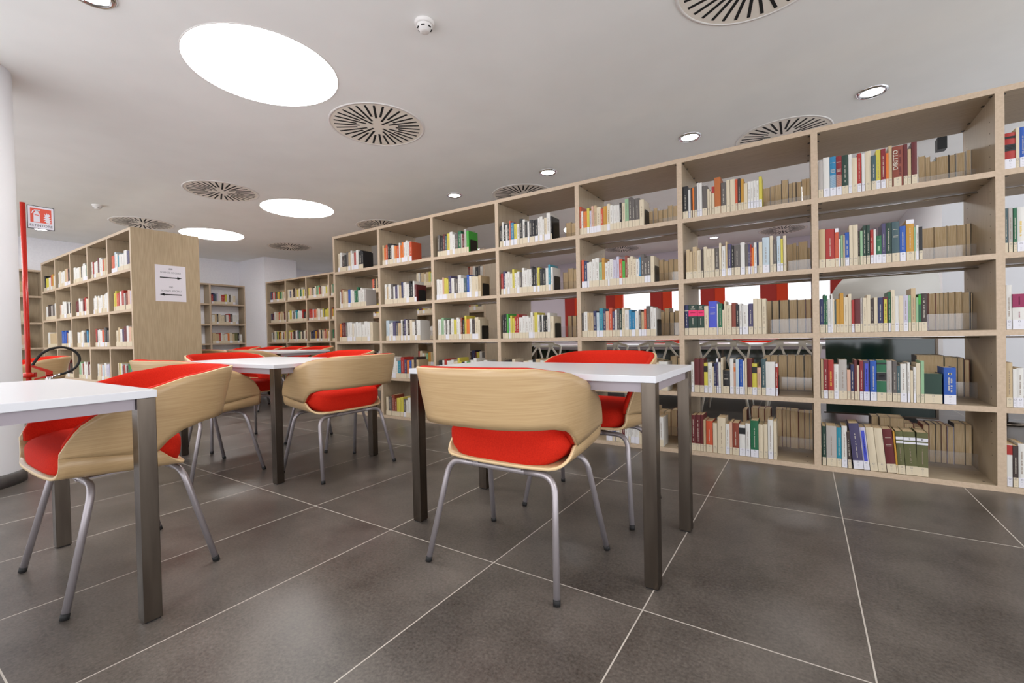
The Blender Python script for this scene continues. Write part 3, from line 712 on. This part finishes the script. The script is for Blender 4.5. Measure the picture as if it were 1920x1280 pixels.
table(-2.862, -1.792, -0.05, 0.592, 'white table cut by the left edge of the picture')
table(-4.235, -2.790, 1.527, 2.335, 'white table behind the left foreground chair, chairs round all four sides')
table(-7.53, -5.93, 3.30, 4.10, 'far white table, right one of two end to end before the far bookcase')
table(-9.15, -7.55, 3.30, 4.10, 'far white table, left one of two end to end before the far bookcase')

# ------------------------------------------------------------------ red upholstered chairs
def interp(tbl, v):
    for (a, b_), (c, d) in zip(tbl, tbl[1:]):
        if a >= v >= c or a <= v <= c:
            q = (v - a) / (c - a) if c != a else 0; q = q * q * (3 - 2 * q) * 0.35 + q * 0.65
            return b_ + (d - b_) * q
    return tbl[0][1] if abs(v - tbl[0][0]) < abs(v - tbl[-1][0]) else tbl[-1][1]
TOPZ = [(0.227, 0.545), (0.222, 0.556), (0.212, 0.576), (0.198, 0.602), (0.176, 0.632), (0.125, 0.668), (0.06, 0.705), (-0.016, 0.741), (-0.14, 0.778), (-0.275, 0.799), (-0.42, 0.803)]
SEAM0, SEAM1 = 0.497, 0.532
BOTZ = [(0.227, 0.532), (-0.045, 0.497), (-0.062, 0.512), (-0.075, 0.532), (-0.10, 0.552), (-0.14, 0.570), (-0.22, 0.588), (-0.42, 0.600)]
def plan(s, z, off=0.0):
    """point of the wrap-round wall; s=0 rear centre, s=1 arm tip"""
    sg = 1 if s >= 0 else -1; s = abs(s)
    q = max(0.0, min(1.0, (z - 0.50) / 0.30))
    a = 0.292 + 0.026 * math.sin(q * PI * 0.5) - off
    bb = 0.305 + 0.075 * q - off
    yc = -0.02
    e = 2 / 2.75
    if s < 0.62:
        ph = s / 0.62 * PI / 2
        return sg * a * (math.sin(ph) ** e), yc - bb * (math.cos(ph) ** e)
    k = (s - 0.62) / 0.38
    return sg * (a - 0.014 * k * k), yc + k * 0.247
def wall_mesh(off, name, mt, parent, th, dz=0.0, smax=1.0):
    b = MB(); NS, NZ = 72, 8; grid = []
    for i in range(NS + 1):
        s = (-1 + 2 * i / NS) * smax
        y = plan(s, 0.65, off)[1]
        zt = interp(TOPZ, y) + dz; zb = interp(BOTZ, y) - dz * 0.5
        if zt < zb + 0.004: zt = zb + 0.004
        col = []
        for j in range(NZ + 1):
            z = zb + (zt - zb) * j / NZ
            x, yy = plan(s, z, off); col.append((x, yy, z))
        grid.append(b.ring(col))
    for a, c in zip(grid, grid[1:]):
        for j in range(NZ): b.face((a[j], c[j], c[j + 1], a[j + 1]), mt, True)
    b.m(mt)
    if mt is ply: b.m(ply_edge)
    o = b.build(name, parent)
    md = o.modifiers.new('solid', 'SOLIDIFY'); md.thickness = th; md.offset = -1
    if mt is ply: md.material_offset_rim = 1
    return o
def make_chair():
    t = empty('armchair', (0, 0, 0))
    w = wall_mesh(0.0, 'backrest_shell', ply, t, 0.011)
    l = wall_mesh(0.013, 'backrest_lining', red_cloth, t, 0.020, dz=0.0025, smax=0.985)
    # seat shell with turned-up sides
    b = MB(); NX, NY = 28, 14; rings = []
    for i in range(NX + 1):
        a = -1 + 2 * i / NX; aa = abs(a); sg = 1 if a >= 0 else -1
        # cross-section: flat, then rounded up into the wall
        if aa < 0.62: x = aa / 0.62 * 0.210; z = 0.0
        else:
            q = (aa - 0.62) / 0.38 * PI / 2 ; x = 0.210 + 0.0795 * math.sin(q) ** 0.62; z = 0.064 * (1 - max(0.0, math.cos(q)) ** 0.62)
        ax = x / 0.2895; zz = z / 0.064
        yf = 0.250 - 0.023 * ax ** 3
        yr = -0.168 + 0.016 * min(1, x / 0.212) ** 3 + 0.100 * zz ** 0.6
        r = []
        for j in range(NY + 1):
            k = j / NY; y = yr + (yf - yr) * k
            base = 0.421 + 0.033 * max(0, (y + 0.168) / 0.418)
            xx = x - (0.014 * max(0, (y + 0.02) / 0.247) ** 2) * ax
            seam = SEAM0 + (SEAM1 - SEAM0) * max(0, (y + 0.045) / 0.272) + 0.0006
            xx *= 1 + 0.012 * zz * max(0, (y + 0.045) / 0.272)
            r.append((sg * xx, y, base + z * (seam - base) / 0.064))
        rings.append(b.ring(r))
    for a, c in zip(rings, rings[1:]):
        for j in range(NY): b.face((a[j], a[j + 1], c[j + 1], c[j]), ply, True)
    b.m(ply); b.m(ply_edge)
    o = b.build('seat_shell', t); md = o.modifiers.new('solid', 'SOLIDIFY'); md.thickness = 0.011; md.offset = 1; md.material_offset_rim = 1
    md.offset = -1
    # cushion
    b = MB(); NR = 40; secs = []
    for k, (sx_, sc_, z) in enumerate(((0.74, 0.95, 0.428), (0.86, 0.99, 0.436), (0.96, 1.0, 0.460), (1.0, 1.0, 0.490), (1.0, 1.0, 0.520), (0.97, 0.96, 0.543), (0.86, 0.86, 0.555), (0.5, 0.5, 0.561), (0.0, 0.0, 0.562))):
        r = []
        for i in range(NR):
            a = 2 * PI * i / NR; e = 2 / 5.0
            cx, cy = math.cos(a), math.sin(a)
            x = 0.268 * sx_ * math.copysign(abs(cx) ** e, cx); y = 0.038 + 0.198 * sc_ * math.copysign(abs(cy) ** e, cy)
            zb = 0.428 + 0.028 * (y + 0.16) / 0.4; zt_ = 0.568 - 0.026 * max(0, (y - 0.06) / 0.18) ** 2
            r.append((x, y, zb + (z - 0.428) * (zt_ - zb) / 0.134))
        secs.append(b.ring(r))
    for a, c in zip(secs, secs[1:]): b.bridge(a, c, red_cloth)
    b.face(secs[0][::-1], red_cloth); b.build('seat_cushion', t)
    # tubular legs
    for sy, yt, yfoot in ((-1, -0.135, -0.228), (1, 0.135, 0.228)):
        zt = 0.402 if sy < 0 else 0.414
        for sx in (-1, 1):
            P = [(sx * 0.120, yt, zt)]
            c0 = Vector((sx * 0.245, yt, zt)); foot = Vector((sx * 0.292, yfoot, 0.008))
            p0 = Vector((sx * 0.185, yt, zt)); p2 = c0 + (foot - c0).normalized() * 0.065
            for k in range(9):
                q = k / 8; P.append(tuple(p0 * (1 - q) ** 2 + c0 * 2 * q * (1 - q) + p2 * q * q))
            P.append(tuple(foot))
            b = MB(); b.tube(P, 0.0118, tube, 14); lg = b.build('leg', t)
            b = MB(); dr = (foot - c0).normalized(); b.tube([tuple(foot - dr * 0.012), tuple(foot + dr * 0.0075)], 0.0128, rubber, 14); b.build('foot_cap', lg)
        b = MB(); b.tube([(-0.121, yt, zt), (0.121, yt, zt)], 0.0118, tube, 14, caps=False); b.build('crossbar', t)
    for sx in (-1, 1):
        b = MB(); b.box(sx * 0.10 - 0.012, sx * 0.10 + 0.012, -0.15, 0.15, 0.409, 0.414, tube); b.build('seat_bracket', t)
    return t
chair0 = make_chair()
chairs = [(-0.995, 1.545, 0, 'red-cushioned beech armchair in the centre foreground, its back to the viewer'),
          (-0.966, 2.245, 180, 'red-cushioned beech armchair on the far side of the middle table, facing the viewer'),
          (-2.355, 0.637, 180, 'red-cushioned beech armchair at the left table, side turned to the viewer'),
          (-2.775, 1.980, 90, 'red-cushioned beech armchair right of the second table, steel table leg before it'),
          (-3.510, 1.445, 0, 'red-cushioned beech armchair half hidden behind the left foreground chair'),
          (-4.280, 1.985, -90, 'red-cushioned beech armchair at the left end of the second table'),
          (-3.520, 2.400, 180, 'red-cushioned beech armchair beyond the second table, in front of the long bookcase'),
          (-6.16, 0.92, 180, 'red-cushioned beech armchair behind the fire extinguisher at the left edge'),
          (-6.15, 3.22, 0, 'red-cushioned beech armchair on the near side of the far tables, right one'),
          (-6.98, 3.22, 0, 'red-cushioned beech armchair on the near side of the far tables, left one'),
          (-6.64, 4.17, 180, 'red-cushioned beech armchair beyond the far tables, rightmost of the row'),
          (-7.32, 4.17, 180, 'red-cushioned beech armchair beyond the far tables, second from the right'),
          (-8.05, 4.17, 180, 'red-cushioned beech armchair beyond the far tables, third from the right'),
          (-8.88, 4.17, 180, 'red-cushioned beech armchair beyond the far tables, leftmost of the row')]
for i, (x, y, a, lb) in enumerate(chairs):
    o = chair0 if i == 0 else copy_tree(chair0)
    o.location = (x, y, 0); o.rotation_euler = (0, 0, math.radians(a)); tag(o, lb, 'chair', 'red and beech armchairs')

# ------------------------------------------------------------------ paper sign on the end panel
px_ = LCX + 0.0110
t = empty('paper_sign', (px_, 2.195, 1.60)); tag(t, 'white paper sign with two black arrows taped to the end panel of the left bookcase', 'sign')
b = MB(); b.prism([(0, -0.150, -0.208), (0, 0.150, -0.208), (0, 0.150, 0.208), (0, -0.150, 0.208)], (0.0006, 0, 0), paper); b.build('sheet', t)
for zc, sg in ((0.065, 1), (-0.130, -1)):
    b = MB(); z = zc
    b.box(0.0008, 0.0014, -0.105, 0.075, z - 0.006, z + 0.006, ink, T=Matrix.Scale(sg, 4, (0, 1, 0)))
    b.prism([(0.0008, sg * 0.065, z - 0.016), (0.0008, sg * 0.112, z), (0.0008, sg * 0.065, z + 0.016)], (0.0006, 0, 0), ink); b.build('arrow', t)
for zc in (0.165, -0.045):
    for k, (tx, sz) in enumerate((('300', 0.026), ('SCIENZE SOCIALI', 0.026))):
        text_mesh(tx, sz, grey_ink if k else ink, frame_T((0.001, 0, zc - k * 0.042), (0, 1, 0), (0, 0, 1)), 'lettering', t)

# ------------------------------------------------------------------ fire extinguisher on its stand
ex_x, ex_y = -5.150, 0.866
t = empty('extinguisher_stand', (ex_x, ex_y, 0)); tag(t, 'tall red pole stand with the extinguisher sign beside the white column', 'stand')
b = MB(); b.tube([(0, 0, 0.012), (0, 0, 2.045)], 0.016, red_paint, 16); b.build('pole', t)
b = MB(); b.lathe((0, 0.06, 0), [(0.0, 0.012), (0.14, 0.012), (0.15, 0.006), (0.15, 0.0), (0, 0)], red_paint, 32); b.build('base_plate', t)
b = MB(); b.lathe((0, 0.0, 0.66), [(0.017, 0), (0.032, 0.004), (0.034, 0.022), (0.032, 0.036), (0.017, 0.042)], red_paint, 24); b.box(-0.008, 0.008, 0.015, 0.045, 0.66, 0.70, red_paint); b.build('bracket', t)
sgn = MB(); y0, y1, z0, z1 = 0.022, 0.178, 1.85, 2.035
sgn.box(-0.004, 0.000, y0, y1, z0, z1, black_m); so_ = sgn.build('sign_board', t)
b = MB(); b.box(0.0002, 0.0014, y0 + 0.005, y1 - 0.005, z0 + 0.005, z1 - 0.005, sign_white); b.build('sign_face', so_)
b = MB(); b.box(0.0016, 0.0022, y0 + 0.018, y1 - 0.018, z0 + 0.052, z1 - 0.020, sign_red)
def pic(pts): b.prism([(0.0024, y0 + 0.018 + u * 0.120, z0 + 0.052 + v * 0.113) for u, v in pts], (0.0005, 0, 0), sign_white)
pic([(0.15, 0.04), (0.45, 0.04), (0.45, 0.60), (0.42, 0.68), (0.37, 0.74), (0.37, 0.86), (0.22, 0.86), (0.22, 0.74), (0.18, 0.68), (0.15, 0.60)])
pic([(0.37, 0.80), (0.46, 0.84), (0.46, 0.92), (0.20, 0.90), (0.10, 0.80), (0.05, 0.62), (0.09, 0.62), (0.14, 0.76), (0.22, 0.84)])
pic([(0.72, 0.04), (0.92, 0.04), (0.97, 0.14), (0.88, 0.16), (0.98, 0.28), (0.86, 0.30), (0.97, 0.42), (0.84, 0.44), (0.95, 0.58), (0.86, 0.72), (0.84, 0.60), (0.78, 0.76), (0.74, 0.58), (0.66, 0.70), (0.70, 0.50), (0.62, 0.40), (0.73, 0.38), (0.60, 0.26), (0.74, 0.24), (0.64, 0.14), (0.74, 0.14)])
b.box(0.003, 0.0034, y0 + 0.018 + 0.024, y0 + 0.018 + 0.048, z0 + 0.052 + 0.056, z0 + 0.052 + 0.062, sign_red)
b.build('pictogram', so_)
text_mesh('ESTINTORE', 0.0255, grey_ink, frame_T((0.0018, (y0 + y1) / 2, z0 + 0.028), (0, 1, 0), (0, 0, 1)), 'lettering', so_, bold=0.0004)
ex = (0.05, 0.105)
t2 = empty('fire_extinguisher', (ex_x + ex[0], ex_y + ex[1], 0)); tag(t2, 'red fire extinguisher with a looped black hose beside the red pole', 'fire extinguisher')
b = MB(); b.lathe((0, 0, 0), [(0, 0.013), (0.066, 0.013), (0.072, 0.025), (0.072, 0.50), (0.066, 0.535), (0.045, 0.57), (0.022, 0.59), (0.022, 0.61), (0, 0.61)], red_paint, 32); b.build('cylinder_body', t2)
b = MB(); b.cyl((0, 0), 0.0225, 0.612, 0.662, chrome, 20); b.tube([(0, 0.0, 0.655), (0, 0.062, 0.672)], [0.012, 0.010], chrome, 12); b.build('valve', t2)
b = MB(); b.prism([(-0.010, -0.10, 0.745), (-0.010, -0.09, 0.760), (-0.010, 0.02, 0.705), (-0.010, 0.02, 0.675), (-0.010, -0.02, 0.665), (-0.010, -0.02, 0.700)], (0.02, 0, 0), red_paint)
b.prism([(-0.010, -0.085, 0.640), (-0.010, -0.08, 0.652), (-0.010, 0.02, 0.682), (-0.010, 0.02, 0.665)], (0.02, 0, 0), red_paint); b.build('handle', t2)
b = MB(); hp = [(0, 0.062, 0.672), (0, 0.10, 0.685), (0, 0.150, 0.715), (0, 0.180, 0.765), (0, 0.182, 0.815), (0, 0.15, 0.865), (0, 0.09, 0.893), (0, 0.02, 0.885), (0, -0.04, 0.845), (0, -0.075, 0.790), (0, -0.092, 0.755)]
# smooth the hose with a Catmull-Rom pass
hs = []
for i in range(len(hp) - 1):
    p0, p1, p2, p3 = [Vector(hp[max(0, min(len(hp) - 1, i + k))]) for k in (-1, 0, 1, 2)]
    for q in range(5):
        u = q / 5; hs.append(0.5 * ((2 * p1) + (p2 - p0) * u + (2 * p0 - 5 * p1 + 4 * p2 - p3) * u * u + (3 * p1 - p0 - 3 * p2 + p3) * u ** 3))
hs.append(Vector(hp[-1])); b.tube(hs, 0.0095, rubber, 12); b.build('hose', t2)
b = MB(); b.cyl((0, 0), 0.0735, 0.25, 0.42, sign_white, 32, cap=False); b.build('instruction_label', t2)

# ------------------------------------------------------------------ things beyond the long bookcase
table(-3.48, 0.29, 5.95, 6.75, 'long white table seen through the lower openings of the long bookcase', z=0.745)
def strut(b, p, q, w, mt, th=0.014):
    P, Q = Vector(p), Vector(q); d = (Q - P).normalized(); n = Vector((0, 1, 0)); s = d.cross(n).normalized() * w / 2
    b.prism([tuple(P - s), tuple(Q - s), tuple(Q + s), tuple(P + s)], (0, th, 0), mt)
def make_metal_chair():
    t = empty('metal_chair', (0, 0, 0))
    b = MB(); y = -0.24
    ol = [(-0.225, 0.60), (-0.265, 0.42), (-0.245, 0.42), (-0.215, 0.56)]
    # perforated back: outline bars and braces
    zt, zm, zb = 0.806, 0.79, 0.60
    pts = [(-0.22, y, zb), (-0.245, y, 0.752), (-0.11, y, zt), (0.11, y, zt), (0.245, y, 0.752), (0.22, y, zb)]
    for a, c in zip(pts, pts[1:]): strut(b, a, c, 0.020, chair_white)
    strut(b, (-0.235, y, 0.758), (-0.12, y, 0.788), 0.03, chair_white); strut(b, (0.235, y, 0.758), (0.12, y, 0.788), 0.03, chair_white)
    b.box(-0.125, -0.062, y, y + 0.014, 0.742, 0.809, chair_white); b.box(0.062, 0.125, y, y + 0.014, 0.742, 0.809, chair_white)
    b.box(-0.07, 0.07, y, y + 0.014, 0.744, 0.770, chair_white); b.box(-0.07, 0.07, y, y + 0.014, 0.790, 0.809, chair_white)
    for sx in (-1, 1):
        strut(b, (sx * 0.10, y, 0.755), (sx * 0.215, y, 0.61), 0.020, chair_white); strut(b, (sx * 0.085, y, 0.755), (sx * 0.035, y, 0.60), 0.020, chair_white)
        strut(b, (sx * 0.22, y, 0.605), (sx * 0.20, y, 0.45), 0.02, chair_white); strut(b, (sx * 0.035, y, 0.60), (sx * 0.08, y, 0.45), 0.02, chair_white)
    b.build('back', t)
    b = MB(); b.prism([(-0.22, -0.24, 0.44), (0.22, -0.24, 0.44), (0.25, 0.02, 0.43), (0.19, 0.24, 0.44), (-0.19, 0.24, 0.44), (-0.25, 0.02, 0.43)], (0, 0, 0.018), chair_white); b.build('seat', t)
    for sx in (-1, 1):
        for sy in (-1, 1):
            b = MB(); b.tube([(sx * 0.17, sy * 0.19, 0.44), (sx * 0.235, sy * 0.26, 0.01)], [0.019, 0.011], chair_white, 4); b.build('leg', t)
    return t
mc = make_metal_chair()
for i, (rx, lb) in enumerate(((-0.553, 'behind the fourth opening from the left'), (-0.383, 'half hidden by the upright behind the facing red chair'), (-0.264, 'behind the facing red chair'), (-0.136, 'left one of the two in the second widest bay'), (-0.020, 'right one of the two in the second widest bay'))):
    o = mc if i == 0 else copy_tree(mc)
    o.location = (rx * 5.2, 5.42, 0); tag(o, 'grey metal chair beyond the bookcase, ' + lb, 'chair', 'grey metal chairs beyond the bookcase')
for i, x in enumerate((-3.0, -1.75, -0.6)):
    o = copy_tree(chair0); o.location = (x, 7.35, 0); o.rotation_euler = (0, 0, PI)
    tag(o, 'red armchair across the long white table, %s of three seen through the bookcase' % ('leftmost', 'middle', 'rightmost')[i], 'chair', 'red armchairs beyond the bookcase')
t = empty('glass_screen', (-1.7, 6.9, 0)); tag(t, 'low dark green glass screen standing beyond the long white table', 'screen')
for k in range(4):
    b = MB(); b.box(-2.4 + k * 1.05, -1.36 + k * 1.05, -0.006, 0.006, 0.04, 0.72, teal_glass); b.build('glass_pane', t)
for k in range(5):
    b = MB(); b.box(-2.42 + k * 1.05, -2.39 + k * 1.05, -0.015, 0.015, 0, 0.73, steel); b.build('post', t)
t = empty('display_stand', (0.63, 5.6, 0)); tag(t, 'dark green board under a curved white hood, seen through the right bay', 'display stand')
b = MB(); pr = []
b.box(-0.44, 0.39, 0.0, 0.03, 0.06, 0.86, teal_glass); b.build('green_board', t)
b = MB(); b.box(-0.46, 0.41, -0.012, 0.04, 0.045, 0.06, steel); b.box(0.39, 0.41, -0.012, 0.04, 0.06, 0.90, steel); b.build('board_frame', t)
b = MB(); rows = []
for j in range(15):
    a = j / 14; ang = a * PI * 0.62; z = 0.90 + 0.62 * a; y = -0.10 - 0.22 * math.sin(a * PI * 0.9) + 0.1 * a
    xl = -0.42 + 0.26 * max(0, (a - 0.35) / 0.65) ** 2.0
    rows.append(b.ring([(xl, y, z), (0.38, y, z)]))
for a, c in zip(rows, rows[1:]): b.bridge(a, c, hood_m, True, False)
o = b.build('curved_hood', t); md = o.modifiers.new('solid', 'SOLIDIFY'); md.thickness = 0.02
b = MB(); b.box(0.0, 0.25, -0.10, 0.12, 0.0, 0.045, black_m); b.box(0.05, 0.20, 0.031, 0.07, 0.045, 1.5, black_m); b.build('support', t)
t = empty('ceiling_speaker', (1.13, 5.9, 0)); tag(t, 'dark box hung from the ceiling, seen through the top right opening', 'speaker')
b = MB(); b.box(-0.035, 0.035, -0.05, 0.05, 2.60, 2.715, black_m); b.build('housing', t, bevel=0.004)
b = MB(); b.box(-0.012, 0.012, -0.02, 0.02, 2.715, 2.75, steel); b.build('bracket', t)
b = MB(); b.cyl((0, 0), 0.5, 0.70, 0.72, white_top, 48); o = b.build('side_table_top')
t = empty('side_table', (1.55, 5.95, 0)); tag(t, 'round pale side table seen through the bottom right opening of the bookcase', 'table'); o.parent = t
for v in o.data.vertices: v.co.z -= 0.42; v.co.x *= 0.6; v.co.y *= 0.6
o.name = 'tabletop'
b = MB(); b.cyl((0, 0), 0.03, 0.02, 0.28, steel, 20); b.lathe((0, 0, 0), [(0.0, 0.02), (0.18, 0.02), (0.18, 0.0), (0, 0)], steel, 32); b.build('pedestal', t)
